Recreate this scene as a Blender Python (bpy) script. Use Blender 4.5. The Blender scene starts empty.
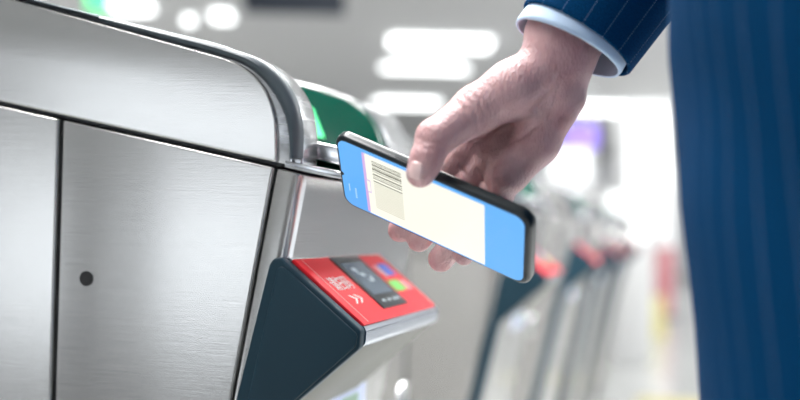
import bpy, bmesh, math, random
import numpy as np
from mathutils import Vector, Matrix
random.seed(4)
S = bpy.context.scene
COL = S.collection
# ------------------------------------------------------------------ camera
H = 1.02
FPX = 1111.0
PSI = math.radians(14.15); PITCH = math.radians(1.6); ROLL = math.radians(1.5)
F0 = Vector((-math.sin(PSI), math.cos(PSI), 0)); R0 = Vector((math.cos(PSI), math.sin(PSI), 0)); U0 = Vector((0, 0, 1))
F = (F0*math.cos(PITCH) + U0*math.sin(PITCH)).normalized()
U1 = R0.cross(F)
R = R0*math.cos(ROLL) + U1*math.sin(ROLL)
U = -R0*math.sin(ROLL) + U1*math.cos(ROLL)
EYE = Vector((0, 0, H))
cam = bpy.data.cameras.new('camera'); camo = bpy.data.objects.new('camera', cam); COL.objects.link(camo)
camo.matrix_world = Matrix(((R.x, U.x, -F.x, EYE.x), (R.y, U.y, -F.y, EYE.y), (R.z, U.z, -F.z, EYE.z), (0, 0, 0, 1)))
cam.sensor_width = 36; cam.lens = 36*FPX/800
cam.dof.use_dof = True; cam.dof.focus_distance = 0.848; cam.dof.aperture_fstop = 2.7
cam.clip_start = .02
S.camera = camo
# ------------------------------------------------------------------ world, exposure
W = bpy.data.worlds.new('world'); S.world = W; W.use_nodes = True
wb = W.node_tree.nodes['Background']; wb.inputs[0].default_value = (.88, .94, 1.0, 1); wb.inputs[1].default_value = 2.0
S.view_settings.view_transform = 'Standard'; S.view_settings.look = 'None'
S.view_settings.exposure = 0.45; S.view_settings.gamma = 1; S.view_settings.use_curve_mapping = False
S.cycles.use_denoising = True
S.cycles.max_bounces = 6

def area(name, loc, target, sx, sy, power, col=(1, 1, 1)):
    l = bpy.data.lights.new(name, 'AREA'); l.shape = 'RECTANGLE'; l.size = sx; l.size_y = sy; l.energy = power; l.color = col
    o = bpy.data.objects.new(name, l); COL.objects.link(o); o.location = loc
    o.rotation_euler = (Vector(target)-Vector(loc)).to_track_quat('-Z', 'Y').to_euler()
    return o
# area lights added out of frame to brighten the hall, gates and hand
area('added_hall_light', (-1.0, .8, 3.2), (-.3, .9, 1.0), 2.2, .6, 66, (1, .99, .98))
area('added_hall_light', (2.2, 1.6, 3.2), (-.2, 1.0, 1.0), 2.4, .6, 24, (.97, .98, 1))
area('added_hall_light', (-.3, 1.75, 3.2), (-.4, 1.9, 0), 2.0, .4, 100, (1, 1, .98))
area('added_hall_light', (-.3, 3.0, 3.24), (-.4, 3.1, 0), 2.0, .4, 100, (1, 1, .98))
area('added_hall_light', (2.5, 5, 3.2), (0, 6, 0), 2.4, 1.2, 120, (1, 1, 1))
area('added_hall_light', (4.5, 11, 3.2), (1, 14, 0), 3, 3, 420, (1, 1, 1))
area('added_hall_light', (5.5, 18, 3.2), (1, 24, 1), 3, 3, 600, (1, 1, 1))
area('added_hall_light', (-12, 9, 3.2), (-5, 12, 1), 3, 3, 500, (1, 1, 1))
area('added_hall_light', (-17, 18, 3.2), (-8, 24, 1), 3, 3, 600, (1, 1, 1))

# ------------------------------------------------------------------ helpers
def ray(px, py): return F + R*((px-400)/FPX) + U*((200-py)/FPX)
def at(px, py, d): return EYE + ray(px, py)*d
def onv(px, py, v): r = ray(px, py); return EYE + r*(v/r.y)
def onz(px, py, z): r = ray(px, py); return EYE + r*((z-H)/r.z)
def camw(x, y, z): return EYE + R*x + U*y - F*z     # camera axes to world

def link(name, me, mat=None, parent=None):
    o = bpy.data.objects.new(name, me); COL.objects.link(o)
    if mat: me.materials.append(mat)
    if parent: o.parent = parent
    return o
def tag(o, label=None, cat=None, group=None, kind=None):
    if label: o['label'] = label
    if cat: o['category'] = cat
    if group: o['group'] = group
    if kind: o['kind'] = kind
    return o
def thing(name, label, cat, loc=(0, 0, 0), group=None):
    o = bpy.data.objects.new(name, None); COL.objects.link(o); o.location = loc; o.empty_display_size = .05
    return tag(o, label, cat, group)
def smooth(me, ang=35):
    for p in me.polygons: p.use_smooth = True
    try: me.set_sharp_from_angle(angle=math.radians(ang))
    except Exception: pass
def mesh(name, verts, faces, mat=None, parent=None, bevel=0, seg=2, ang=35):
    off = Vector(parent_world(parent)) if parent else Vector((0, 0, 0))
    me = bpy.data.meshes.new(name)
    me.from_pydata([tuple(Vector(v)-off) for v in verts], [], faces)
    bm = bmesh.new(); bm.from_mesh(me)
    bmesh.ops.recalc_face_normals(bm, faces=bm.faces)
    if bevel:
        es = [e for e in bm.edges if len(e.link_faces) == 2 and e.calc_face_angle(0) > .5]
        bmesh.ops.bevel(bm, geom=es, offset=bevel, segments=seg, profile=.5, affect='EDGES', clamp_overlap=True)
    bm.to_mesh(me); bm.free()
    smooth(me, ang)
    return link(name, me, mat, parent)
def parent_world(p):
    v = Vector((0, 0, 0))
    while p is not None:
        v += p.location; p = p.parent
    return v
def prism(name, pts, off, mat, parent=None, bevel=0, seg=2, ang=35):
    """polygon (3-D points) extruded by vector off"""
    n = len(pts); off = Vector(off)
    vs = [Vector(p) for p in pts] + [Vector(p)+off for p in pts]
    fs = [tuple(range(n))[::-1], tuple(range(n, 2*n))] + [(i, (i+1) % n, (i+1) % n+n, i+n) for i in range(n)]
    return mesh(name, vs, fs, mat, parent, bevel, seg, ang)
def box(name, lo, hi, mat, parent=None, bevel=0, seg=2):
    a, b = lo, hi
    return prism(name, [(a[0], a[1], a[2]), (b[0], a[1], a[2]), (b[0], b[1], a[2]), (a[0], b[1], a[2])], (0, 0, b[2]-a[2]), mat, parent, bevel, seg)
def arc_round(pts, radii, n=6):
    """2-D polygon with rounded corners"""
    out = []
    N = len(pts)
    for i, p in enumerate(pts):
        r = radii[i]
        p = Vector(p)
        if r <= 0: out.append(p); continue
        a = (Vector(pts[i-1])-p); b = (Vector(pts[(i+1) % N])-p)
        an = a.normalized(); bn = b.normalized(); half = an.angle(bn)/2
        t = min(r/math.tan(half), a.length*.48, b.length*.48); r = t*math.tan(half)
        c = p + (an+bn).normalized()*(r/math.sin(half))
        s = p+an*t-c; e = p+bn*t-c
        tot = s.angle(e); sg = 1 if (s.x*e.y-s.y*e.x) > 0 else -1
        for k in range(n+1):
            th = sg*tot*k/n
            out.append(c+Vector((s.x*math.cos(th)-s.y*math.sin(th), s.x*math.sin(th)+s.y*math.cos(th))))
    return out

# ------------------------------------------------------------------ materials
def mat(name, col, rough=.5, metal=0, emit=None, es=0, coat=0, spec=.5, aniso=0):
    m = bpy.data.materials.new(name); m.use_nodes = True
    b = m.node_tree.nodes['Principled BSDF']
    b.inputs['Base Color'].default_value = (*col, 1); b.inputs['Roughness'].default_value = rough; b.inputs['Metallic'].default_value = metal
    b.inputs['Specular IOR Level'].default_value = spec
    if emit: b.inputs['Emission Color'].default_value = (*emit, 1); b.inputs['Emission Strength'].default_value = es
    if coat: b.inputs['Coat Weight'].default_value = coat; b.inputs['Coat Roughness'].default_value = .08
    if aniso: b.inputs['Anisotropic'].default_value = aniso
    return m
def N(m, t, **kw):
    n = m.node_tree.nodes.new(t)
    for k, v in kw.items(): setattr(n, k, v)
    return n
def L(m, a, b): m.node_tree.links.new(a, b)
def noise_bump(m, scale, vec, strength, dist, detail=3, rr=None, cr=None):
    b = m.node_tree.nodes['Principled BSDF']
    tc = N(m, 'ShaderNodeTexCoord'); mp = N(m, 'ShaderNodeMapping'); mp.inputs['Scale'].default_value = vec
    L(m, tc.outputs['Object'], mp.inputs[0])
    nz = N(m, 'ShaderNodeTexNoise'); nz.inputs['Scale'].default_value = scale; nz.inputs['Detail'].default_value = detail
    L(m, mp.outputs[0], nz.inputs['Vector'])
    bp = N(m, 'ShaderNodeBump'); bp.inputs['Strength'].default_value = strength; bp.inputs['Distance'].default_value = dist
    L(m, nz.outputs['Fac'], bp.inputs['Height']); L(m, bp.outputs[0], b.inputs['Normal'])
    if rr:
        r = N(m, 'ShaderNodeMapRange'); r.inputs['To Min'].default_value = rr[0]; r.inputs['To Max'].default_value = rr[1]
        r.inputs['From Min'].default_value = .3; r.inputs['From Max'].default_value = .7
        L(m, nz.outputs['Fac'], r.inputs['Value']); L(m, r.outputs[0], b.inputs['Roughness'])
    if cr:
        c = N(m, 'ShaderNodeValToRGB'); c.color_ramp.elements[0].position = .3; c.color_ramp.elements[1].position = .7
        c.color_ramp.elements[0].color = (*cr[0], 1); c.color_ramp.elements[1].color = (*cr[1], 1)
        L(m, nz.outputs['Fac'], c.inputs[0]); L(m, c.outputs[0], b.inputs['Base Color'])
    return nz
STEEL = mat('brushed_steel', (.6, .6, .61), .34, .78, spec=.3)
noise_bump(STEEL, 5, (4, 4, 260), .13, .0004, 6, (.19, .25), ((.50, .495, .485), (.55, .545, .535)))
STEEL_PLAIN = mat('satin_steel', (.62, .63, .65), .22, 1)
noise_bump(STEEL_PLAIN, 4, (3, 3, 60), .08, .0005, 3, (.16, .3))
GAP = mat('dark_gap', (.07, .075, .08), .6, .3)
RUBBER = mat('rubber', (.055, .075, .09), .42)
NAVY = mat('navy_plastic', (.010, .034, .052), .45, spec=.22)
RED = mat('red_film', (.80, .022, .035), .45, spec=.2)
WHITE_INK = mat('white_ink', (.85, .8, .8), .5)
SCREEN = mat('reader_screen', (.015, .02, .025), .3, spec=.3)
GREEN_GLASS = mat('green_glass', (.0, .09, .055), .15, coat=.6)
GREEN_LIT = mat('green_lamp', (.1, .9, .3), .4, emit=(.15, 1, .4), es=1.2)
BLUE = mat('blue_ink', (.1, .2, .75), .4)
GREEN = mat('green_ink', (.15, .6, .1), .4)
PINK = mat('pink_ink', (.85, .35, .4), .4)
PAPER = mat('sticker_paper', (.62, .68, .9), .6)
YELLOW = mat('yellow_paint', (.72, .66, .30), .6)
LAMP = mat('lamp_diffuser', (1, 1, 1), .5, emit=(.97, 1, 1), es=2.6)
WHITE_METAL = mat('white_metal', (.8, .8, .8), .4)

# ------------------------------------------------------------------ the hall
FLOORM = mat('polished_floor', (.62, .63, .62), .2)
def build_floor():
    b = FLOORM.node_tree.nodes['Principled BSDF']
    tc = N(FLOORM, 'ShaderNodeTexCoord'); br = N(FLOORM, 'ShaderNodeTexBrick')
    br.offset = 0; br.inputs['Scale'].default_value = 1; br.inputs['Mortar Size'].default_value = .004
    br.inputs['Brick Width'].default_value = .8; br.inputs['Row Height'].default_value = .8
    br.inputs['Color1'].default_value = (.70, .71, .70, 1); br.inputs['Color2'].default_value = (.66, .67, .66, 1); br.inputs['Mortar'].default_value = (.35, .35, .35, 1)
    L(FLOORM, tc.outputs['Object'], br.inputs[0]); L(FLOORM, br.outputs[0], b.inputs['Base Color'])
build_floor()
tag(box('floor', (-22, -8, -.1), (22, 34, 0), FLOORM), kind='structure')
CEIL = mat('ceiling_panel', (.62, .62, .62), .7)
tag(box('ceiling', (-22, -8, 3.3), (22, 34, 3.4), CEIL), kind='structure')
WALLM = mat('white_wall', (.70, .71, .73), .6)
noise_bump(WALLM, 2, (1, 1, 1), .05, .01)
tag(box('wall_back', (-22, 34, 0), (22, 34.2, 3.3), WALLM), kind='structure')
def reflection_wall():
    # unseen wall behind the viewer, openings shaped to reflect bright bands in the steel
    m = mat('grey_wall', (.22, .225, .23), .7)
    xs = [-22, -12, -8.5, -6.15, -5.6, -4.8, -.6, 6, 9, 14, 22]
    vs = []
    for i in range(0, len(xs)-1, 2):
        vs.append((xs[i], xs[i+1], 0, 3.3))
    for i in range(1, len(xs)-1, 2):
        vs += [(xs[i], xs[i+1], 0, .9), (xs[i], xs[i+1], 3.18, 3.3)]
    V = []; Fc = []
    for x0, x1, z0, z1 in vs:
        n = len(V)
        for y in (-8.2, -8.0):
            V += [(x0, y, z0), (x1, y, z0), (x1, y, z1), (x0, y, z1)]
        Fc += [(n, n+1, n+2, n+3), (n+4, n+5, n+6, n+7)[::-1], (n, n+1, n+5, n+4), (n+1, n+2, n+6, n+5), (n+2, n+3, n+7, n+6), (n+3, n, n+4, n+7)]
    tag(mesh('reflection_wall', V, Fc, m), kind='structure')
reflection_wall()
tag(box('wall_left', (-22.2, -8, 0), (-22, 34, 3.3), WALLM), kind='structure')

def ceiling_light(px, py, length, width, label, es=None, z=3.24):
    p = onz(px, py, z)
    t = thing('ceiling_light', label, 'ceiling light', (p.x, p.y, 3.3), 'ceiling lights in the hall')
    # slightly turned with the rows
    a, b = length/2, width/2
    box('housing', (p.x-a, p.y-b, z+.02), (p.x+a, p.y+b, 3.3), WHITE_METAL, t, .01)
    box('diffuser', (p.x-a+.01, p.y-b+.01, z-.04), (p.x+a-.01, p.y+b-.01, z+.02), LAMP, t, .02)
    t.rotation_euler = (0, 0, PSI)
    return t
ceiling_light(440, 43, 1.2, .5, 'brightest long white ceiling light, nearest above the hand')
ceiling_light(425, 68, 1.2, .1, 'dimmer long white ceiling light just behind the brightest one')
ceiling_light(407, 103, 1.15, .45, 'third long white ceiling light, just above the dark green cheek of the nearest gate')
ceiling_light(590, 108, 1.2, .7, 'long white ceiling light seen right of the wrist, beside the blue jacket')
ceiling_light(222, 16, .22, .3, 'round-looking white ceiling light above the rounded corner of the nearest gate')
ceiling_light(189, 20, .12, .15, 'small dim ceiling light just left of the round-looking one')
ceiling_light(131, 6, .4, .4, 'pale ceiling light at the top left beside the green sign')

# dark hanging sign
def hanging(name, px0, px1, py0, py1, d, m, label, cat, depth=.12):
    c = at((px0+px1)/2, (py0+py1)/2, d)
    w = (px1-px0)/FPX*d; h = (py1-py0)/FPX*d
    t = thing(name, label, cat, (c.x, c.y, c.z-h/2))
    box('sign_panel', (c.x-w/2, c.y, c.z-h/2), (c.x+w/2, c.y+depth, c.z+h/2), m, t, .015)
    for s in (-1, 1):
        x = c.x+s*w*.3
        box('hanger_rod', (x-.012, c.y+depth/2-.012, c.z+h/2-.005), (x+.012, c.y+depth/2+.012, 3.3), STEEL_PLAIN, t)
    t.rotation_euler = (0, 0, PSI)
    return t
DARKSIGN = mat('dark_sign', (.03, .04, .06), .5)
hanging('hanging_sign', 243, 345, -30, 12, 8.5, DARKSIGN, 'dark blank hanging sign board under the ceiling at the top', 'sign')
hanging('exit_sign', 86, 106, -9, 7, 9.0, mat('green_sign', (.05, .6, .2), .5, emit=(.1, 1, .35), es=1.3), 'small lit green sign hanging at the top left', 'sign')
PURPLE = mat('purple_screen', (.2, .1, .6), .4, emit=(.4, .3, 1), es=.8)
hanging('display_screen', 563, 598, 124, 148, 13, PURPLE, 'glowing purple hanging display to the right of the hand', 'display')

# ------------------------------------------------------------------ ticket gate
V1 = .835                         # near side face
K = lambda k: V1*k                # planes further along the row
GO = Vector((-.62, V1, 0))
def side(px, py): p = onv(px, py, V1); return Vector((p.x, p.z))
def ext(a, b, z):                 # extend the line a-b (X,Z) to height z
    t = (z-a.y)/(b.y-a.y); return a+(b-a)*t
def extx(a, b, x):
    t = (x-a.x)/(b.x-a.x); return a+(b-a)*t
XL = -1.55
def p3(p, v): return Vector((p.x, v, p.y))
def sprism(name, pts, v0, v1, m, parent, bevel=0, seg=2, ang=35):
    return prism(name, [p3(p, v0) for p in pts], (0, v1-v0, 0), m, parent, bevel, seg, ang)

gate = thing('ticket_gate', 'nearest stainless steel ticket gate, sharp, with the red card reader under the phone', 'ticket gate', GO, 'row of ticket gates')
# seam lines on the side face
sA, sB = side(0, 103), side(275, 165)
vA, vB = side(275, 168), side(232, 400)
V2 = K(1.5)
# inner core
cl = extx(sA, sB, XL+.01); cr = side(268, 165)
sprism('frame', [Vector((XL+.01, .03)), ext(vA, vB, .03)+Vector((-.002, 0)), side(274, 168), cl+Vector((0, -.006))], V1+.007, V2-.007, GAP, gate)
# door panels
gap = .0016
def panel(name, tl, tr, bl_dir, br_dir):
    zb = .12
    return [tl, tr, ext(tr, tr+br_dir, zb), ext(tl, tl+bl_dir, zb)]
d1 = side(52, 400)-side(60, 120); d2 = vB-vA
off = Vector((0, -.0022))
tlB = side(62.5, 119.7)+Vector((0, 0)); trB = side(274, 167)
pb = panel('door', tlB, trB, d1, d2)
doorB = sprism('door', pb, V1, V1+.006, STEEL, gate, .0024, 4)
tag(doorB, 'steel access door with a small round black lock')
trA = side(58.5, 118.6); tlA = extx(side(0, 105.6), side(58.5, 118.6), XL+.05)
sprism('door', [tlA, trA, ext(trA, trA+d1, .12), Vector((tlA.x, .12))], V1, V1+.006, STEEL, gate, .0024, 4)
# lock
def disc(name, c, r, v0, v1, m, parent, bev=0, n=28):
    return sprism(name, [Vector((c.x+r*math.cos(t*2*math.pi/n), c.y+r*math.sin(t*2*math.pi/n))) for t in range(n)], v0, v1, m, parent, bev)
lk = side(86.5, 278.5)
disc('lock', lk, .0062, V1-.0006, V1+.004, mat('black_lock', (.01, .01, .012), .5), doorB)
# end shell with rounded corners and leaning end
def end_shell():
    tr = side(305, 174); br = side(262, 400)
    m = (br.x-tr.x)/(br.y-tr.y)           # du/dz of the leaning end
    k = (side(305, 174).y-side(276, 167).y)/(side(305, 174).x-side(276, 167).x)
    left0 = side(276.6, 168)
    rr = .035
    pts = arc_round([(0, V1), (tr.x-left0.x, V1), (tr.x-left0.x, V2), (0, V2)], [0, rr, rr, 0], 10)
    vs = []; rings = []
    for zlev in (0.0, .5, None):
        ring = []
        for q in pts:
            if zlev is None:
                # z = z0 + k (u-u0), u = left0.x + q.x + m (z - left0.y)
                # u - left0.x = q.x + m (z-left0.y)
                z = (left0.y + k*q.x)/(1-k*m) if False else left0.y + k*q.x/(1-k*m)
                u = left0.x + q.x + m*(z-left0.y)
            else:
                z = zlev; u = left0.x + q.x + m*(z-left0.y)
            ring.append(Vector((u, q.y, z)))
        rings.append(ring)
    n = len(pts)
    for r in rings: vs += r
    fs = []
    for a in range(2):
        for i in range(n):
            j = (i+1) % n
            fs.append((a*n+i, a*n+j, (a+1)*n+j, (a+1)*n+i))
    fs.append(tuple(range(2*n, 3*n))); fs.append(tuple(range(n))[::-1])
    return mesh('end_shell', vs, fs, STEEL, gate, .003, 2, 40)
end_shell()
sprism('side_panel', [extx(sA, sB, XL), side(273, 166), ext(vA, vB, .0)+Vector((-.004, 0)), Vector((XL, 0))], V2-.006, V2, STEEL, gate, .0015)
sprism('end_panel', [extx(sA, sB, XL), extx(sA, sB, XL+.02), Vector((XL+.02, 0)), Vector((XL, 0))], V1+.001, V2-.0065, STEEL, gate, .001)
sprism('plinth', [Vector((XL+.02, .115)), ext(vA, vB, .115)+Vector((-.004, 0)), ext(vA, vB, 0)+Vector((-.004, 0)), Vector((XL+.02, 0))], V1+.002, V1+.0065, RUBBER, gate)

# hood cheeks
top0, top1 = side(20, 0), side(250, 54)
def hood_poly(contour, zoff=0.8):
    """contour: pixel points from top line to the bottom right"""
    pts = [side(*c) for c in contour]
    a, b = pts[0], pts[1]
    lt = extx(a, b, XL)
    s0, s1 = side(0, 100.5+zoff), side(275, 161.5+zoff)
    # level out the far left part of the hood
    return [lt]+pts+[extx(s0, s1, pts[-1].x), extx(s0, s1, XL)]
c_out = [(100, 15), (205, 40), (236, 50), (256, 57), (272, 68), (284, 82), (292, 97), (297, 114), (299, 132), (298.5, 152), (298, 158)]
c_in = [(100, 21), (205, 50), (232, 58), (248, 66), (261, 77), (272, 91), (280, 105), (285.5, 120), (288, 136), (289, 158)]
c_face = [(100, 23.5), (205, 52.5), (228, 59.5), (242, 66), (254, 75), (264, 87), (270, 99), (274.5, 113), (276.5, 128), (277, 160)]
def cat(P):
    out = [P[0]]
    for i in range(1, len(P)-1):
        p0, p1, p2 = P[i-1], P[i], P[i+1]; p3_ = P[min(i+2, len(P)-1)]
        for k in range(5):
            t = k/5
            out.append(tuple(.5*((2*b)+(-a+c)*t+(2*a-5*b+4*c-d)*t*t+(-a+3*b-3*c+d)*t**3) for a, b, c, d in zip(p0, p1, p2, p3_)))
    out.append(P[-1]); return out
c_out, c_in, c_face = cat(c_out), cat(c_in), cat(c_face)
hp = hood_poly(c_face)
sprism('hood_side', hp, V1-.001, V1+.006, STEEL, gate, .004, 4)
sprism('hood_lip', hood_poly(c_in), V1+.005, V1+.014, STEEL_PLAIN, gate, .0015)
# rubber band following the contour
def band():
    o = [side(*c) for c in c_out]; i = [side(*c) for c in c_in]
    o = [extx(o[0], o[1], XL)]+o; i = [extx(i[0], i[1], XL)]+i
    # resample both to equal counts
    def res(P, n=70):
        L_ = [0]
        for a, b in zip(P, P[1:]): L_.append(L_[-1]+(b-a).length)
        # keep the long straight as the first two samples
        out = [P[0]]
        s0 = L_[1]
        for k in range(n):
            t = s0+(L_[-1]-s0)*k/(n-1)
            j = max(x for x in range(len(P)-1) if L_[x] <= t+1e-9)
            f = (t-L_[j])/(L_[j+1]-L_[j]); out.append(P[j]+(P[j+1]-P[j])*min(f, 1))
        return out
    o, i = res(o), res(i)
    prof = [(0, .012), (0, .002), (.2, -.001), (.5, -.0025), (.8, -.001), (1, .002), (1, .012)]
    vs = []; n = len(prof)
    for a, b in zip(o, i):
        for f, dv in prof:
            q = a+(b-a)*f; vs.append(p3(q, V1+dv))
    fs = []
    m_ = len(o)
    for s in range(m_-1):
        for t in range(n):
            u = (t+1) % n
            fs.append((s*n+t, s*n+u, (s+1)*n+u, (s+1)*n+t))
    fs.append(tuple(range(n))); fs.append(tuple(range((m_-1)*n, m_*n))[::-1])
    return mesh('rubber_seal', vs, fs, RUBBER, gate, 0, 2, 50)
band()
co2 = [(x-.6, y+.8) for x, y in c_out]
sprism('hood_cover', hood_poly(co2), V1+.0125, V1+.05, STEEL_PLAIN, gate, .002, 3, 25)
# deck between the cheeks
dk = [side(286, 134), side(318, 141), side(337, 147), side(342, 153), side(341, 166), side(286, 152)]
lt = side(20, 84); 
dkp = [extx(side(20, 78), side(286, 140), XL+.02)]+dk+[extx(side(0, 94), side(286, 158), XL+.02)]
sprism('deck', dkp, V1+.051, K(1.315), STEEL_PLAIN, gate, .002, 4)
# thin trim at the top of the lower housing
tr_ = arc_round([side(283, 160), side(336, 170.5), side(344, 180), side(283, 167)], [0, .004, .002, 0], 4)
sprism('trim_strip', tr_, V1+.004, V2-.02, STEEL_PLAIN, gate, .0015, 2)
sprism('top_plate', [extx(sA, sB, XL+.01)+Vector((0, -.0055)), side(279, 165.5), side(279, 163), extx(sA, sB, XL+.01)+Vector((0, -.001))], V1+.008, V2-.01, GAP, gate)
# far cheek: green glass inner face, steel rim
far_face = sprism('glass_cheek', hood_poly([(x-3, y+3.5) for x, y in c_out]), K(1.317), K(1.34), GREEN_GLASS, gate, .002, 2)
tag(far_face, 'dark green glossy inner cheek')
sprism('far_hood', hood_poly(c_out), K(1.341), K(1.485), STEEL_PLAIN, gate, .003, 3, 25)
fr = [onv(304, 108, K(1.3165)), onv(313, 108, K(1.3165)), onv(325, 138, K(1.3165)), onv(304, 134, K(1.3165))]
prism('indicator_lamp', fr, (0, -.003, 0), GREEN_LIT, gate, .0008)

# reader
rd_px = [(270, 260), (284, 257.5), (361.5, 331), (361, 346)]
rA = side(273, 266); rB = side(240, 400)
RH = [side(277, 258.5), side(284.5, 257), side(364, 329), side(362.5, 348), side(257, 438)]
low_l = ext(rA, rB, .03); low_r = low_l+Vector((.022, 0))
st_r = side(257, 438)
plate = arc_round([rA+(rA-rB).normalized()*.001]+RH+[low_r, low_l], [.002, .006, .004, .005, .006, .01, 0, 0], 5)
reader = sprism('card_reader', plate, V1-.010, V1+.004, NAVY, gate, .0022, 3)
tag(reader, 'wedge-shaped navy card reader with red top')
facet = arc_round([side(284, 262), side(361.5, 333), side(360, 345), side(259, 434), side(247, 424)], [.004, .005, .006, .006, .004], 5)
sprism('side_cover', facet, V1-.0125, V1-.0095, NAVY, reader, .0012, 3)
# wedge body behind the side plate
KR = 1.32
tA = side(287, 259); tB = side(362, 328.5); tC = side(361, 345)
inner = [tA+Vector((.0, -.0015)), tB+Vector((-.001, -.0015)), tC, side(262, 432), side(285, 300)]
sprism('wedge_body', inner, V1+.004, K(KR), mat('beige_shell', (.12, .12, .105), .5, .3), reader, .001)
# steel lip along the lower front
lip = arc_round([side(357, 325.5), side(362, 326.5), side(365, 332), side(364, 344), side(359, 349), side(352, 345)], [.001, .003, .005, .005, .003, 0], 5)
sprism('steel_lip', lip, V1+.0045, K(KR)+.003, mat('chrome_lip', (.50, .54, .62), .2, 1), reader)
# steel rim at the upper edge
rim = arc_round([side(279, 259), side(283, 254.5), side(291, 260), side(287, 263)], [.001, .002, .001, .001], 4)
sprism('steel_rim', rim, V1+.0045, K(KR)+.003, STEEL_PLAIN, reader)
# red top plate in its own frame
P0 = p3(tA, V1+.006); ES = (p3(tB, 0)-p3(tA, 0)); LS = ES.length; ES.normalize(); EV = Vector((0, 1, 0)); EN = EV.cross(ES)
if EN.z < 0: EN = -EN
WV = K(KR)-V1-.008
def tp(s, t, h=0): return P0 + EV*(s*WV) + ES*(t*LS) + EN*h     # s across, t down the slope
def tplate(name, s0, s1, t0, t1, h0, h1, m, parent, bev=0, rad=0):
    pts = [(s0*WV, t0*LS), (s1*WV, t0*LS), (s1*WV, t1*LS), (s0*WV, t1*LS)]
    if rad: pts = arc_round(pts, [rad]*4, 5)
    pts = [Vector(p) for p in pts]
    return prism(name, [P0+EV*p.x+ES*p.y+EN*h0 for p in pts], EN*(h1-h0), m, parent, bev)
tplate('red_panel', 0, 1, .03, .985, -.001, .0022, RED, reader, .0008)
tplate('screen', .335, .675, .05, .86, .0022, .0034, SCREEN, reader, .0005, .002)
tplate('display_glass', .375, .635, .16, .66, .0034, .0036, mat('lcd', (.05, .075, .10), .15, emit=(.10, .14, .2), es=.3, spec=.3), reader)
SC2 = mat('screen_mark', (.45, .55, .6), .4)
for (s, t, w, h) in ((.43, .24, .05, .05), (.47, .33, .05, .05), (.50, .42, .06, .05), (.45, .29, .02, .05), (.55, .38, .02, .04)):
    tplate('screen_mark', s, s+w, t, t+h, .0036, .0037, SC2, reader)
for s in (.40, .47, .54, .59):
    tplate('screen_mark', s, s+.035, .74, .775, .0034, .0036, SC2, reader)
# paler line on the red film (edge of the sticker)
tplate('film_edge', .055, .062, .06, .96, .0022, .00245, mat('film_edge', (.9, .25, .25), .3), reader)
def text_mesh(body, size):
    cu = bpy.data.curves.new('t', 'FONT'); cu.body = body; cu.size = size; cu.extrude = .0; cu.align_x = 'CENTER'; cu.align_y = 'CENTER'
    o = bpy.data.objects.new('t', cu); COL.objects.link(o)
    bpy.context.view_layer.update()
    dg = bpy.context.evaluated_depsgraph_get()
    me = bpy.data.meshes.new_from_object(o.evaluated_get(dg))
    bpy.data.objects.remove(o)
    me.materials.clear()
    return me
def put_text(name, body, size, s, t, h, m, parent, bold=0):
    me = text_mesh(body, size)
    c = tp(s, t, h)-parent_world(parent)
    vs = [Vector(v.co) for v in me.vertices]
    for v, q in zip(me.vertices, vs): v.co = c + EV*q.x - ES*q.y
    o = link(name, me, m, parent)
    sol = o.modifiers.new('s', 'SOLIDIFY'); sol.thickness = .0003
    return o
put_text('lettering', '请扫码', .0172, .185, .44, .0027, WHITE_INK, reader)
for dx in (0, .055):
    a = [(dx+.13, .60), (dx+.145, .60), (dx+.185, .66), (dx+.145, .72), (dx+.13, .72), (dx+.168, .66)]
    prism('arrow_mark', [tp(s, t, .0022) for s, t in a], EN*.0003, WHITE_INK, reader)
for (s0, s1, t0, t1, m) in ((.73, .80, .22, .38, PINK), (.81, .93, .20, .40, BLUE), (.71, .86, .48, .66, GREEN), (.88, .94, .50, .66, PINK), (.77, .80, .25, .42, WHITE_INK)):
    tplate('icon', s0, s1, t0, t1, .0022, .0026, m, reader, 0, .0015)
# sticker low on the end face
def end_point(px, py):
    """on the leaning end face"""
    tr = side(305, 174); br = side(262, 400); m = (br.x-tr.x)/(br.y-tr.y)
    r = ray(px, py); # u = tr.x + m (z-tr.y)
    t = (tr.x + m*(H-tr.y))/(r.x - m*r.z)
    return EYE+r*t
en = Vector((1, 0, -((side(262, 400).x-side(305, 174).x)/(side(262, 400).y-side(305, 174).y)))).normalized()
stp = [end_point(327, 398), end_point(365, 379), end_point(363, 412), end_point(324, 434)]
prism('sticker', [p+en*.0003 for p in stp], en*.0006, PAPER, gate)
stp2 = [end_point(341, 399), end_point(358, 391), end_point(357, 402), end_point(340, 411)]
prism('sticker_print', [p+en*.0009 for p in stp2], en*.0003, mat('print_green', (.25, .4, .3), .5), gate)
c0 = end_point(398, 402)
ring = []
e1 = EV; e2 = en.cross(e1).normalized()
prism('service_port', [c0+e1*(.028*math.cos(t*math.pi/12))+e2*(.028*math.sin(t*math.pi/12))+en*.0002 for t in range(24)], en*.006, STEEL_PLAIN, gate, .002)
prism('service_port', [c0+e1*(.010*math.cos(t*math.pi/12))+e2*(.010*math.sin(t*math.pi/12))+en*.0055 for t in range(24)], en*.003, RUBBER, gate)

# row of gates behind
def copy_tree(o, parent=None):
    c = o.copy(); COL.objects.link(c); c.parent = parent
    for ch in list(o.children): copy_tree(ch, c)
    return c
glabels = ['second ticket gate, blurred, behind the phone and fingers', 'third ticket gate, blurred, next beyond the second one',
           'fourth ticket gate from the front, pale and blurred', 'fifth ticket gate from the front, very blurred', 'farthest visible ticket gate, end of the row']
for i, lb in enumerate(glabels):
    g = copy_tree(gate); g.location = GO+Vector((0, 1.49*V1*(i+1), 0)); g['label'] = lb

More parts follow.
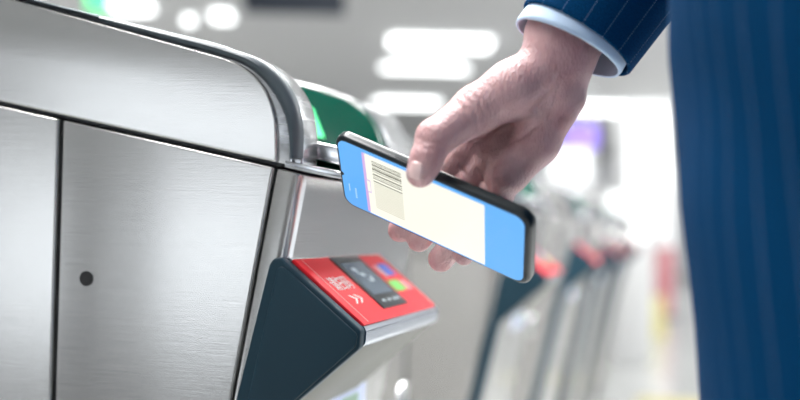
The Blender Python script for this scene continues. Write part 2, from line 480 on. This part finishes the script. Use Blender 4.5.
# floor markings and far things
def floor_slab(name, pts, m, label, cat, h=.004):
    o = prism(name, pts, (0, 0, h), m); tag(o, label, cat); return o
for (x0, x1, y0, y1, lb) in ((-1.0, .35, 3.85, 4.05, 'yellow tactile floor strip nearest the viewer, at the bottom edge'),):
    pass
t0 = onz(590, 397, 0.0); tx = max(t0.x-.35, -.24); 
floor_slab('tactile_strip', [(tx, t0.y-.25, 0), (t0.x+.75, t0.y-.25, 0), (t0.x+.75, t0.y+.12, 0), (tx, t0.y+.12, 0)], YELLOW, 'yellow tactile strip on the pale floor at the bottom of the view', 'floor strip')
# far props
def wet_sign(px, py):
    p = onz(px, py, 0)
    t = thing('floor_sign', 'yellow folding floor sign standing on the floor left of the blue trousers', 'floor sign', p)
    for s in (-1, 1):
        a = [Vector((-.16, 0, 0)), Vector((.16, 0, 0)), Vector((.11, 0, .42)), Vector((-.11, 0, .42))]
        pts = [p+Vector((q.x, s*(.14-.13*q.z/.42), q.z)) for q in a]
        prism('sign_board', pts, (0, .012*s, 0), YELLOW, t, .003)
wet_sign(651, 336)
def glow_box(px, py0, py1, w, d, lum, label):  # added glowing boxes standing in for blurred white reflections and glow
    c = at(px, (py0+py1)/2, d); wid = w/FPX*d; h = (py1-py0)/FPX*d
    t = thing('added_glow_box', label, 'added glow box', (c.x, c.y, 0), 'added glow boxes along the far side')
    t.rotation_euler = (0, 0, PSI)
    box('cabinet', (c.x-wid*.7, c.y, 0), (c.x+wid*.7, c.y+.6, c.z+h*.62), WHITE_METAL, t, .02)
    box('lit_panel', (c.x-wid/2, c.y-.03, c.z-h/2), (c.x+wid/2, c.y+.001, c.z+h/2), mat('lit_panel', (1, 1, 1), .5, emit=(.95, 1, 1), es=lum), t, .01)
glow_box(627, 194, 240, 40, 9, .85, 'far added glow box with a bright white lit panel, left of the blue jacket')
glow_box(570, 150, 180, 36, 15, .72, 'farther added glow box with a white lit panel, just right of the palm')
glow_box(648, 100, 190, 40, 19, .6, 'farthest tall added white glow box, close to the edge of the blue jacket')
def red_post(px, py):
    p = onz(px, py, 0)
    t = thing('barrier_post', 'red upright barrier post standing behind the yellow floor sign', 'barrier post', p)
    def cyl(name, r, z0, z1, m, n=24):
        prism(name, [p+Vector((r*math.cos(k*2*math.pi/n), r*math.sin(k*2*math.pi/n), z0)) for k in range(n)], (0, 0, z1-z0), m, t, .008)
    cyl('base', .2, 0, .04, RUBBER); cyl('post', .12, .04, .9, mat('red_paint', (.55, .2, .22), .4)); cyl('cap', .14, .9, 1.0, WHITE_METAL)
red_post(663, 318)

# ------------------------------------------------------------------ phone
PR = np.array([[0.83100211, -0.06143832, -0.55286601], [-0.37395217, 0.67409435, -0.63699026], [0.41181946, 0.73608569, 0.53719883]])
PT = np.array([0.02178937, -0.00762139, -0.79938781])
def ph(x, y, z): q = PR@np.array([x, y, z])+PT; return camw(q[0], q[1], q[2])
def camw(x, y, z): return EYE + R*x + U*y - F*(-z) if False else EYE + R*x + U*y + F*(-z)
PC = ph(0, 0, 0)
phone = thing('smartphone', 'black smartphone held over the gate, bright screen with blue ends and a barcode', 'smartphone', PC)
PLN, PW, PTH = .1635, .0745, .0094
def pprism(name, x0, x1, y0, y1, z0, z1, m, parent, rad=0, bev=0, seg=3, n=8):
    pts = [(x0, y0), (x1, y0), (x1, y1), (x0, y1)]
    pts = [Vector(p) for p in pts] if not rad else arc_round(pts, [rad]*4, n)
    nz = ph(0, 0, 1)-ph(0, 0, 0)
    return prism(name, [ph(p.x, p.y, z0) for p in pts], nz*(z1-z0), m, parent, bev, seg, 40)
PHB = mat('phone_shell', (.006, .012, .016), .3, spec=.35, coat=.15)
pprism('case', -PLN/2, PLN/2, -PW/2, PW/2, -PTH, 0, PHB, phone, .0105, .0028, 4)
def lit(name, c, s=1.0): return mat(name, (.02, .02, .02), .25, emit=c, es=s)
SB = lit('screen_blue', (.105, .39, .86), .85)
CREAM = lit('screen_cream', (.93, .92, .80), .8)
x0, x1, y0, y1 = -.0788, .0768, -.0343, .0343
scr = pprism('screen', x0, x1, y0, y1, -.0003, .00015, SB, phone, .008, 0)
tag(scr, 'lit blue screen')
pprism('ticket_card', -.0555, .0455, y0+.0012, y1-.0032, .00016, .00024, CREAM, scr)
pprism('card_edge', -.0575, -.0550, y0+.0022, y1-.0034, .00016, .00026, lit('screen_lilac', (.62, .42, .75), .8), scr)
pprism('card_tab', -.0552, -.0520, -.010, .004, .00026, .0003, lit('screen_lilac_b', (.70, .55, .80), .8), scr)
pprism('card_tab', -.0552, -.0526, -.0085, .0025, .0003, .00034, CREAM, scr)
INK = lit('barcode_ink', (.045, .05, .02), .8); INK2 = lit('barcode_ink_soft', (.62, .61, .48), .8)
# barcode: bars running along the phone
y = .0262
BR = [(.0007, .0011), (.0005, .0010), (.0012, .0016), (.0006, .0009), (.0014, .0013), (.0005, .0022), (.0012, .0014), (.0005, .0013), (.0007, .0024), (.0009, .0013)]
for w, g in BR:
    pprism('barcode_bar', -.0490, -.0235, y-w, y, .00025, .0003, INK, scr); y -= w+g
while y > -.0235:
    pprism('barcode_bar', -.0490, -.0235, y-.0008, y, .00025, .0003, INK2, scr); y -= .0019
# little white marks in the blue border, camera notch
wm = lit('screen_white', (.55, .78, 1.0), .8)
for k in range(5): pprism('status_mark', -.0680, -.0664, -.014-k*.0023, -.0130-k*.0023, .00016, .00024, wm, scr)
for k in range(4): pprism('status_mark', -.0735, -.0725, -.012-k*.0020, -.0108-k*.0020, .00016, .00024, wm, scr)
def pdisc(name, cx, cy, r, z0, z1, m, parent, n=20):
    nz = ph(0, 0, 1)-ph(0, 0, 0)
    return prism(name, [ph(cx+r*math.cos(k*2*math.pi/n), cy+r*math.sin(k*2*math.pi/n), z0) for k in range(n)], nz*(z1-z0), m, parent)
pdisc('front_camera', -.0786, -.002, .0019, -.0002, .0003, PHB, phone)
pprism('side_button', -.03, -.012, PW/2-.0003, PW/2+.0005, -.0055, -.003, PHB, phone)
pprism('camera_bump', -.068, -.044, .006, .030, -PTH-.0012, -PTH+.0002, PHB, phone, .004)

# ------------------------------------------------------------------ person: hand by smooth blended round cones
SC = .00072
def rc(P, a, b, ra, rb):
    a = np.array(a, float); b = np.array(b, float); ba = b-a; l2 = ba@ba
    pa = P-a; h = np.clip((pa@ba)/l2, 0, 1)
    return np.linalg.norm(pa-h[..., None]*ba, axis=-1)-(ra+(rb-ra)*h)
def smin(a, b, k):
    h = np.clip(.5+.5*(b-a)/k, 0, 1)
    return b*(1-h)+a*h-k*h*(1-h)
AX = np.array([.52, -.79, .32])          # forearm axis in hand space (x right, y down, z away)
def ax(p, t): return tuple(np.array(p)+AX*t)
FZ = 4
fingers = {
 'index': [(468, 150, 60), (441, 181, 84), (415, 211, 94), (400, 230, 99)],
 'middle': [(488, 160, 52), (459, 194, 66), (434, 223, 84), (419, 240, 94)],
 'ring': [(504, 170, 36), (484, 208, 55), (457, 240, 72), (441, 259, 86)],
 'pinky': [(508, 178, 14), (496, 212, 34), (478, 240, 54), (464, 255, 66)]}
fingers = {k: [(x, y, z+FZ) for x, y, z in v] for k, v in fingers.items()}
frad = {'index': (14, 13.5, 12.2, 11.2), 'middle': (14.6, 14, 12.4, 11), 'ring': (14.6, 13.5, 12.6, 12.0), 'pinky': (13.5, 12, 10.6, 9.4)}
thumb = [(556, 76, 0), (476, 110, -20), (435, 138, -45), (421.5, 171.5, -56)]
def body_sdf(P):
    d = None
    def add(a, b, ra, rb, k):
        nonlocal d
        v = rc(P, a, b, ra, rb)
        d = v if d is None else smin(d, v, k)
    # wrist and forearm
    add((551, 32, -3), ax((551, 32, -3), 260), 25.5, 46, 8)
    add((576, 44, 6), ax((576, 44, 6), 260), 24.5, 44, 14)
    # palm: metacarpals from the carpus
    add((550, 70, 54), (468, 150, 68), 22, 14.5, 12)
    add((556, 74, 56), (488, 160, 60), 22, 15, 12)
    add((562, 78, 44), (504, 169, 46), 22, 15.5, 12)
    add((567, 74, 6), (509, 174, 16), 22, 16.5, 14)
    add((566, 98, 2), (540, 145, 8), 20, 17, 12)
    add((540, 145, 8), (512, 176, 18), 17, 15, 12)        # hypothenar pad
    add((562, 44, 4), (553, 80, 8), 33, 24, 16)
    # thumb: metacarpal with the thenar muscle
    add((562, 56, -4), (512, 90, -14), 28, 26, 16)
    add((512, 88, -14), thumb[1], 27, 24, 12)
    add((530, 88, 6), (500, 106, 6), 20, 16, 14)
    add(thumb[1], thumb[2], 23.5, 18.8, 8)
    add(thumb[2], (427, 158, -53), 18.6, 15.8, 7)
    add((427, 158, -53), thumb[3], 16, 14.0, 6)
    add((424, 166, -53), (420, 174, -53), 14.5, 13.0, 6)    # pad
    # web between thumb and index side of the palm
    add((524, 82, 0), (522, 98, 58), 18, 16, 14)
    add((498, 100, -6), (494, 118, 60), 15, 13, 14)
    add((484, 112, -10), (476, 134, 62), 11, 12, 12)
    for f in fingers:
        J = fingers[f]; r = frad[f]
        e = None
        for i in range(3):
            v = rc(P, J[i], J[i+1], r[i], r[i+1])
            e = v if e is None else smin(e, v, 4)
        # pad of the fingertip
        q = np.array(J[3])*.55+np.array(J[2])*.45
        e = smin(e, rc(P, q+np.array([-1, 1, -2.5]), np.array(J[3])+np.array([0, 0, -1.0]), r[3], r[3]), 4)
        d = np.where(d < e-8, d, smin(d, e, 5)) if False else smin(d, e, 4.5)
    # creases: pulled in lines on the side that faces the viewer
    for line, z, depth, w in CREASES:
        g = np.full(P.shape[:-1], 1e9)
        for a, b in zip(line, line[1:]):
            a2 = np.array(a, float); b2 = np.array(b, float); ba = b2-a2
            pa = P[..., :2]-a2; h = np.clip((pa@ba)/(ba@ba), 0, 1)
            g = np.minimum(g, np.linalg.norm(pa-h[..., None]*ba, axis=-1))
        d = d + 1.5*depth*np.exp(-(g/w)**2)*np.clip((z-P[..., 2])/12, 0, 1)
    return d
CREASES = [
 ([(456, 158), (466, 176), (470, 186)], 70, 1.5, 2.0),
 ([(478, 170), (488, 188), (491, 196)], 60, 1.5, 2.0),
 ([(463, 96), (471, 104), (476, 116), (477, 130)], 0, .9, 1.6),
 ([(456, 100), (464, 109), (469, 120), (470, 132)], 0, .8, 1.5),
 ([(470, 92), (479, 101), (484, 114), (485, 126)], 0, .7, 1.5),
 ([(478, 88), (487, 100), (491, 114)], 0, .45, 1.5),
 ([(418, 138), (429, 143), (440, 143), (449, 139)], 0, .55, 1.4),
 ([(416, 144), (427, 149), (438, 149)], 0, .45, 1.4),
 ([(532, 110), (540, 102), (549, 90), (553, 76)], 10, 1.3, 2.4),
 ([(548, 118), (556, 100), (560, 84)], 20, .7, 2.0),
 ([(484, 150), (505, 146), (524, 136), (540, 122)], 60, 1.0, 2.2),
 ([(496, 166), (516, 158), (534, 146)], 60, .9, 2.0),
]
def surface_nets(fn, lo, hi, step):
    xs = [np.arange(lo[i], hi[i]+step, step) for i in range(3)]
    nx, ny, nz = map(len, xs)
    D = np.empty((nx, ny, nz), np.float32)
    for i in range(0, nx, 24):
        g = np.stack(np.meshgrid(xs[0][i:i+24], xs[1], xs[2], indexing='ij'), -1)
        D[i:i+24] = fn(g)
    s = D < 0
    c = np.zeros((nx-1, ny-1, nz-1), np.int8)
    for dx in (0, 1):
        for dy in (0, 1):
            for dz in (0, 1): c += s[dx:nx-1+dx, dy:ny-1+dy, dz:nz-1+dz]
    act = (c > 0) & (c < 8)
    idx = -np.ones(act.shape, np.int64); ii = np.argwhere(act); idx[act] = np.arange(len(ii))
    acc = np.zeros((len(ii), 3)); cnt = np.zeros(len(ii))
    cor = [(0, 0, 0), (1, 0, 0), (0, 1, 0), (1, 1, 0), (0, 0, 1), (1, 0, 1), (0, 1, 1), (1, 1, 1)]
    for a in range(8):
        for b in range(a+1, 8):
            ca, cb = np.array(cor[a]), np.array(cor[b])
            if np.abs(ca-cb).sum() != 1: continue
            da = D[tuple((ii+ca).T)]; db = D[tuple((ii+cb).T)]
            m = (da < 0) != (db < 0); t = np.where(m, da/(da-db+1e-12), 0)
            acc[m] += (ca+(cb-ca)*t[:, None])[m]; cnt[m] += 1
    V = (ii+acc/cnt[:, None])*step+np.array(lo)
    faces = []
    for axx in range(3):
        o = [0, 1, 2]; o.remove(axx); u, v = o
        sl0 = [slice(None)]*3; sl1 = [slice(None)]*3
        sl0[axx] = slice(0, -1); sl1[axx] = slice(1, None)
        e = s[tuple(sl0)] != s[tuple(sl1)]
        q = np.argwhere(e)
        q = q[(q[:, u] > 0) & (q[:, v] > 0) & (q[:, u] < D.shape[u]-1) & (q[:, v] < D.shape[v]-1)]
        du = np.zeros(3, int); du[u] = 1; dv = np.zeros(3, int); dv[v] = 1
        f = np.stack([idx[tuple(q.T)], idx[tuple((q-du).T)], idx[tuple((q-du-dv).T)], idx[tuple((q-dv).T)]], 1)
        inside = s[tuple(q.T)]
        flip = inside if axx != 1 else ~inside
        f[~flip] = f[~flip][:, ::-1]
        faces.append(f)
    return V, np.concatenate(faces)
def hs(v):
    x, y, z = v
    d = .80+z*SC
    return EYE + ray(x, y)*d
HV, HF = surface_nets(body_sdf, (382, -110, -90), (700, 285, 150), 1.7)

SKIN = mat('skin', (.62, .36, .33), .47)
def skin_nodes():
    m = SKIN; b = m.node_tree.nodes['Principled BSDF']
    b.inputs['Subsurface Weight'].default_value = .25; b.inputs['Subsurface Radius'].default_value = (.008, .003, .002)
    b.inputs['Subsurface Scale'].default_value = .6
    tc = N(m, 'ShaderNodeTexCoord')
    nz = N(m, 'ShaderNodeTexNoise'); nz.inputs['Scale'].default_value = 38; nz.inputs['Detail'].default_value = 6
    L(m, tc.outputs['Object'], nz.inputs['Vector'])
    c = N(m, 'ShaderNodeValToRGB'); c.color_ramp.elements[0].position = .32; c.color_ramp.elements[1].position = .72
    c.color_ramp.elements[0].color = (.49, .26, .27, 1); c.color_ramp.elements[1].color = (.67, .43, .435, 1)
    L(m, nz.outputs['Fac'], c.inputs[0]); L(m, c.outputs[0], b.inputs['Base Color'])
    # skin lines: stretched cells
    mp = N(m, 'ShaderNodeMapping'); mp.inputs['Rotation'].default_value = (0, .9, .5); mp.inputs['Scale'].default_value = (1, 1, .35)
    L(m, tc.outputs['Object'], mp.inputs[0])
    vo = N(m, 'ShaderNodeTexVoronoi'); vo.inputs['Scale'].default_value = 620; vo.feature = 'F1'
    L(m, mp.outputs[0], vo.inputs['Vector'])
    n2 = N(m, 'ShaderNodeTexNoise'); n2.inputs['Scale'].default_value = 160; n2.inputs['Detail'].default_value = 5; n2.inputs['Distortion'].default_value = .8
    L(m, mp.outputs[0], n2.inputs['Vector'])
    ad = N(m, 'ShaderNodeMath', operation='ADD'); L(m, vo.outputs['Distance'], ad.inputs[0]); L(m, n2.outputs['Fac'], ad.inputs[1])
    bp = N(m, 'ShaderNodeBump'); bp.inputs['Strength'].default_value = .45; bp.inputs['Distance'].default_value = .0014
    L(m, ad.outputs[0], bp.inputs['Height']); L(m, bp.outputs[0], b.inputs['Normal'])
skin_nodes()

PX, PY = .165, .665                         # the torso's axis on the floor plan
person = thing('person', 'person in a navy pinstripe suit reaching left, right hand holding the phone', 'person', (PX, PY, 0))
PO = Vector((PX, PY, 0))
# rest of the body, in world space: head, neck, trunk, arms, legs (mostly under the clothes)
wr = np.array(hs((600, -30, 40))); 
elbow = np.array(hs(ax((566, 40, 2), 345))); shoulder = np.array([PX+.03, PY+.185, 1.50])
def big_sdf(P):
    d = rc(P, (PX, PY, 1.02), (PX+.01, PY, 1.36), .125, .13)
    def add(a, b, ra, rb, k=.04):
        nonlocal d
        d = smin(d, rc(P, a, b, ra, rb), k)
    add((PX+.01, PY-.12, 1.45), (PX+.01, PY+.12, 1.45), .055, .055, .06)
    add((PX, PY, 1.45), (PX-.01, PY, 1.62), .06, .055)
    add((PX-.02, PY, 1.70), (PX+.005, PY, 1.76), .078, .088, .03)      # skull
    add((PX-.045, PY, 1.655), (PX-.03, PY, 1.70), .045, .07, .03)       # jaw
    add((PX-.115, PY, 1.695), (PX-.098, PY, 1.735), .011, .007, .015)    # nose
    for s in (-1, 1):
        add((PX, PY+s*.083, 1.70), (PX+.004, PY+s*.087, 1.735), .008, .011, .006)   # ear
        add((PX-.098, PY+s*.016, 1.663), (PX-.102, PY, 1.663), .007, .009, .008)  # lips
        add((PX, PY+s*.085, .98), (PX+.0, PY+s*.1, .52), .085, .055)
        add((PX, PY+s*.1, .52), (PX+.02, PY+s*.1, .09), .055, .036)
    add(shoulder, elbow, .05, .042)
    ls = (PX+.02, PY-.17, 1.43); le = (PX+.06, PY-.25, 1.18); lh = (PX+.02, PY-.26, .93)
    add(ls, le, .05, .042); add(le, lh, .04, .028)
    add(lh, (PX-.0, PY-.26, .85), .030, .032, .02)
    for k in range(4):
        x = PX-.03+k*.02
        add((x, PY-.262, .83), (x-.004, PY-.255, .775), .0095, .009, .006)
        add((x-.004, PY-.255, .775), (x-.004, PY-.245, .74+.006*abs(k-1.3)), .009, .008, .005)
    add((PX-.03, PY-.258, .88), (PX-.055, PY-.245, .83), .013, .011, .015)
    add((PX-.055, PY-.245, .83), (PX-.058, PY-.235, .795), .010, .009, .006)
    return d
BV, BF = surface_nets(big_sdf, (PX-.22, PY-.34, .03), (PX+.20, PY+.34, 1.90), .0085)
def body_mesh():
    vs = [tuple(Vector(hs(v))-PO) for v in HV] + [tuple(Vector(v)-PO) for v in BV]
    n = len(HV)
    fs = [tuple(int(i) for i in f) for f in HF] + [tuple(int(i)+n for i in f[::-1]) for f in BF]
    me = bpy.data.meshes.new('body'); me.from_pydata(vs, [], fs)
    bm = bmesh.new(); bm.from_mesh(me); bmesh.ops.recalc_face_normals(bm, faces=bm.faces); bm.to_mesh(me); bm.free()
    for p in me.polygons: p.use_smooth = True
    o = link('body', me, SKIN, person)
    return o
body = body_mesh()
tag(body, 'right hand with thumb on the screen and curled fingers behind')

# thumb nail: a curved plate projected on the skin
def nail(name, centre, udir, vdir, look, wid, hgt, lift):
    centre = np.array(centre, float); u = np.array(udir, float); v = np.array(vdir, float); lk_ = np.array(look, float)
    u /= np.linalg.norm(u); v /= np.linalg.norm(v); lk_ /= np.linalg.norm(lk_)
    n = 16; top = []; 
    for j in range(n+1):
        for i in range(n+1):
            a, b = 2*i/n-1, 2*j/n-1
            # squircle mapping
            aa = a*math.sqrt(1-b*b*.30); bb = b*math.sqrt(1-a*a*.30)
            p = centre+u*aa*wid+v*bb*hgt-lk_*40
            for _ in range(60):
                d = float(body_sdf(p[None, :])[0])
                if d < .05: break
                p = p+lk_*d*.9
            edge = max(abs(a), abs(b))
            l = lift*(1-.85*max(0, (edge-.8)/.2))
            top.append(p-lk_*l)
    vs = [hs(p) for p in top]
    fs = [(j*(n+1)+i, j*(n+1)+i+1, (j+1)*(n+1)+i+1, (j+1)*(n+1)+i) for j in range(n) for i in range(n)]
    o = mesh(name, vs, fs, mat('nail', (.80, .56, .55), .22, coat=.6), person)
    o.parent = body; 
    sl = o.modifiers.new('s', 'SOLIDIFY'); sl.thickness = .0006; sl.offset = -1
    return o
nail('thumbnail', (417.5, 170.8, -56), (1, .22, .1), (-.24, 1, 0), (.22, .0, 1), 8.6, 9.6, 1.3)

# ------------------------------------------------------------------ cloth
def suit(name, col, stripe=True, per=.022):
    m = mat(name, col, .9, spec=.04)
    b = m.node_tree.nodes['Principled BSDF']
    b.inputs['Sheen Weight'].default_value = 0; b.inputs['Sheen Tint'].default_value = (.25, .45, .9, 1)
    tc = N(m, 'ShaderNodeTexCoord'); sp = N(m, 'ShaderNodeSeparateXYZ'); L(m, tc.outputs['UV'], sp.inputs[0])
    def mth(op, a, b_=None, c=None):
        n = N(m, 'ShaderNodeMath', operation=op)
        for i, v in enumerate((a, b_, c)):
            if v is None: continue
            if isinstance(v, (int, float)): n.inputs[i].default_value = v
            else: L(m, v, n.inputs[i])
        return n.outputs[0]
    fu = mth('FRACT', mth('DIVIDE', sp.outputs[0], per)); du = mth('ABSOLUTE', mth('SUBTRACT', fu, .5))
    line = mth('LESS_THAN', du, .016)
    fv = mth('FRACT', mth('DIVIDE', sp.outputs[1], .0024)); dash = mth('LESS_THAN', fv, .5)
    fac = mth('MULTIPLY', mth('MULTIPLY', line, dash), .55)
    nz = N(m, 'ShaderNodeTexNoise'); nz.inputs['Scale'].default_value = 900; nz.inputs['Detail'].default_value = 2; L(m, tc.outputs['UV'], nz.inputs['Vector'])
    cr = N(m, 'ShaderNodeValToRGB'); cr.color_ramp.elements[0].position = .35; cr.color_ramp.elements[1].position = .7
    cr.color_ramp.elements[0].color = (*[c*.6 for c in col], 1); cr.color_ramp.elements[1].color = (*[c*1.5 for c in col], 1)
    L(m, nz.outputs['Fac'], cr.inputs[0])
    mx = N(m, 'ShaderNodeMix', data_type='RGBA'); L(m, fac, mx.inputs[0]); L(m, cr.outputs[0], mx.inputs[6]); mx.inputs[7].default_value = (.35, .42, .6, 1)
    L(m, mx.outputs[2], b.inputs['Base Color'])
    bp = N(m, 'ShaderNodeBump'); bp.inputs['Strength'].default_value = .3; bp.inputs['Distance'].default_value = .0008
    L(m, nz.outputs['Fac'], bp.inputs['Height']); L(m, bp.outputs[0], b.inputs['Normal'])
    return m
SUIT = suit('suit_cloth', (.001, .038, .112))
def loft(name, rings, mat_, parent, thick=.003, closed=True, cap=False):
    """rings: list of lists of world points; UV in metres"""
    off = parent_world(parent) if parent else Vector((0, 0, 0))
    n = len(rings[0]); vs = [tuple(Vector(p)-off) for r in rings for p in r]
    fs = []; uv = []
    mid = rings[len(rings)//2]; per = [0]
    for i in range(n): per.append(per[-1]+(Vector(mid[(i+1) % n])-Vector(mid[i])).length)
    lv = [0]
    for a, b in zip(rings, rings[1:]): lv.append(lv[-1]+(Vector(b[0])-Vector(a[0])).length)
    for j in range(len(rings)-1):
        for i in range(n):
            k = (i+1) % n
            fs.append((j*n+i, j*n+k, (j+1)*n+k, (j+1)*n+i)); uv.append(((per[i], lv[j]), (per[i+1], lv[j]), (per[i+1], lv[j+1]), (per[i], lv[j+1])))
    if cap:
        fs.append(tuple(range((len(rings)-1)*n, len(rings)*n))); uv.append(tuple((0, 0) for _ in range(n)))
    me = bpy.data.meshes.new(name); me.from_pydata(vs, [], fs)
    ul = me.uv_layers.new(name='UVMap')
    for p, u in zip(me.polygons, uv):
        for li, c in zip(p.loop_indices, u): ul.data[li].uv = c
    bm = bmesh.new(); bm.from_mesh(me); bmesh.ops.recalc_face_normals(bm, faces=bm.faces); bm.to_mesh(me); bm.free()
    for p in me.polygons: p.use_smooth = True
    o = link(name, me, mat_, parent)
    if thick:
        s = o.modifiers.new('s', 'SOLIDIFY'); s.thickness = thick; s.offset = 0
    return o
# sleeve: elliptical rings along the forearm, in hand space
def frame_of(axis):
    a = np.array(axis, float); a /= np.linalg.norm(a)
    s = np.cross(a, np.array([0, 0, 1.0])); s /= np.linalg.norm(s)       # across, in the picture plane
    t = np.cross(a, s); return a, s, t
A_, S_, T_ = frame_of(AX)
def hring(c, hw, ht, n=56, skew=0.0, tw=0):
    out = []
    for k in range(n):
        th = 2*math.pi*k/n
        p = np.array(c)+S_*(hw*math.cos(th))+T_*(ht*math.sin(th))+A_*(skew*math.cos(th))
        out.append(hs(p))
    return out
c0 = np.array([577, 38.5, 6.0])
sgn = -1 if S_[0] < 0 else 1
jacket_root = None
def sleeve_ring(t, grow=0, fold=0):
    hw = 61.5+grow+t*.075; ht = 50+grow+t*.08
    c = c0+A_*t
    if t > 60: hw += 1.5*math.sin(t*.09)
    return hring(c, hw, ht)
rings = []
ts = [0, 1.5, 4, 10, 25, 45, 70, 95, 120, 150, 180, 210, 240, 270, 300, 330]
for t in ts: rings.append(sleeve_ring(t, -1.0 if t == 0 else 0))
# upper arm rings continue in world space up to the shoulder
def wring(c, axis, ref, r1, r2, n=56, flip=1):
    a = Vector(axis).normalized(); s = (Vector(ref)-a*a.dot(Vector(ref))).normalized(); t = a.cross(s)*flip
    return [Vector(c)+s*(r1*math.cos(2*math.pi*k/n))+t*(r2*math.sin(2*math.pi*k/n)) for k in range(n)]
El = Vector(elbow); Sh = Vector(shoulder)
refS = Vector(hs(np.array(c0)+S_*10))-Vector(hs(c0))
axw = (Vector(hs(np.array(c0)+A_*10))-Vector(hs(c0))).normalized()
tw = Vector(hs(np.array(c0)+T_*10))-Vector(hs(c0)); fl = 1 if axw.cross(refS).dot(tw) > 0 else -1
ua = (Sh-El).normalized()
for f in (0.12, .3, .5, .7, .9, 1.0):
    a_ = axw.lerp(ua, min(1, .5+f)).normalized()
    rings.append(wring(El.lerp(Sh, f), a_, refS, .068+.02*f, .066+.022*f, 56, fl))

# torso of the jacket
def tring(z, cx, cy, rx, ry, n=72, pw=2.4, wob=0):
    out = []
    for k in range(n):
        th = 2*math.pi*k/n; c, s = math.cos(th), math.sin(th)
        r = (abs(c)**pw+abs(s)**pw)**(-1/pw)
        w = 1+wob*math.sin(th*5+z*9)
        out.append(Vector((cx+rx*c*r*w, cy+ry*s*r*w, z)))
    return out
JR = []
for z, cx, rx, ry in ((.84, .180, .150, .205), (.90, .174, .155, .205), (.97, .165, .154, .20), (1.04, .154, .152, .195), (1.12, .148, .151, .195), (1.2, .1465, .150, .20), (1.3, .148, .148, .205), (1.4, .158, .138, .21), (1.47, .163, .115, .205), (1.52, .166, .085, .16), (1.55, .168, .068, .085)):
    JR.append(tring(z, cx, PY, rx, ry, wob=.006))
def folds(rings):
    out = []
    for a, b in zip(rings, rings[1:]):
        for j in range(8):
            f = j/8
            ring = []
            for p, q in zip(a, b):
                v = p.lerp(q, f); th = math.atan2(v.y-PY, v.x-PX)
                amp = .0035*math.sin(v.z*38+2.2*math.sin(th*3)+th)*(.5+.5*math.sin(v.z*17+th*2))
                ring.append(v+Vector((math.cos(th), math.sin(th), 0))*amp)
            out.append(ring)
    out.append(rings[-1]); return out
jacket = loft('jacket', folds(JR), SUIT, person, .004)
tag(jacket, 'navy pinstripe suit jacket')
sl = loft('sleeve', rings, SUIT, jacket, .0028)
tag(sl, 'navy sleeve with dotted pale pinstripes')
# left sleeve
def path_loft(name, pts, radii, m, parent, ref=(1, 0, 0), thick=.003, n=32):
    rs = []
    P_ = [Vector(p) for p in pts]
    for i, p in enumerate(P_):
        a = (P_[min(i+1, len(P_)-1)]-P_[max(i-1, 0)])
        r = radii[i]; r = r if isinstance(r, tuple) else (r, r)
        rs.append(wring(p, a, ref, r[0], r[1], n))
    return loft(name, rs, m, parent, thick)
path_loft('sleeve', [(PX+.015, PY-.10, 1.515), (PX+.02, PY-.165, 1.49), (PX+.035, PY-.21, 1.38), (PX+.06, PY-.245, 1.2), (PX+.06, PY-.252, 1.12), (PX+.035, PY-.262, .93)], [.030, .072, .074, .064, .060, .052], SUIT, jacket)
# trousers
TR = suit('trouser_cloth', (.001, .022, .065))
tro = loft('trousers', [tring(z, cx, PY, rx, ry, 56, 2.2) for z, cx, rx, ry in ((.80, .176, .142, .19), (.9, .17, .14, .185), (1.0, .165, .13, .175))], TR, person, .003)
for s in (-1, 1):
    path_loft('trouser_leg', [(.176, PY+s*.09, .83), (.178, PY+s*.10, .6), (.185, PY+s*.102, .35), (.19, PY+s*.102, .05)], [(.115, .10), (.10, .092), (.088, .082), (.082, .08)], TR, tro)
    pts = []
    SHOE = mat('black_leather', (.01, .01, .012), .25)
    rs = []
    for (x, rz, ry) in ((.27, .02, .02), (.26, .035, .034), (.2, .05, .042), (.12, .042, .045), (.05, .032, .05), (.0, .028, .046), (-.04, .02, .03), (-.05, .008, .01)):
        rs.append([Vector((x, PY+s*.10+ry*math.cos(2*math.pi*k/24), max(0.002, .03+rz*1.1*math.sin(2*math.pi*k/24)))) for k in range(24)])
    sh = loft('shoe', rs, SHOE, person, 0, cap=True)
# shirt cuff: pale blue band peeking out below the sleeve
CUFF = mat('cuff_cloth', (.56, .70, .88), .8, spec=.2)
noise_bump(CUFF, 700, (1, 1, 1), .15, .0004)
cc = c0-S_*(S_[0]/abs(S_[0]))*2.5
cf = [hring(cc+A_*t, 56+g, 46.5+g, skew=6*S_[0]/abs(S_[0])) for t, g in ((-12, -.5), (-13.3, .3), (-13, 1.2), (-10, 1.5), (-4, 1.0), (10, .5), (60, 0))]
cuff = loft('shirt_cuff', cf, CUFF, person, .0014)
tag(cuff, 'pale blue shirt cuff')
# shirt collar and hair (above the frame)
loft('shirt_collar', [wring((PX-.002, PY, z), (0, 0, 1), (1, 0, 0), r, r*1.02, 40) for z, r in ((1.535, .074), (1.56, .070), (1.585, .068))], CUFF, person, .003)
def hair():
    def hsdf(P):
        d = np.minimum(rc(P, (PX+.0, PY, 1.745), (PX+.015, PY, 1.77), .094, .092), 9)
        front = (P[..., 0]-(PX-.055))*-1 - (P[..., 2]-1.78)*1.2
        return np.maximum(d, np.maximum(front, 1.69-P[..., 2]))
    V, Fc = surface_nets(hsdf, (PX-.12, PY-.12, 1.62), (PX+.14, PY+.12, 1.90), .008)
    me = bpy.data.meshes.new('hair'); me.from_pydata([tuple(Vector(v)-PO) for v in V], [], [tuple(int(i) for i in f) for f in Fc])
    bm = bmesh.new(); bm.from_mesh(me); bmesh.ops.recalc_face_normals(bm, faces=bm.faces); bm.to_mesh(me); bm.free()
    smooth(me, 60); link('hair', me, mat('dark_hair', (.015, .012, .01), .5), person)
hair()
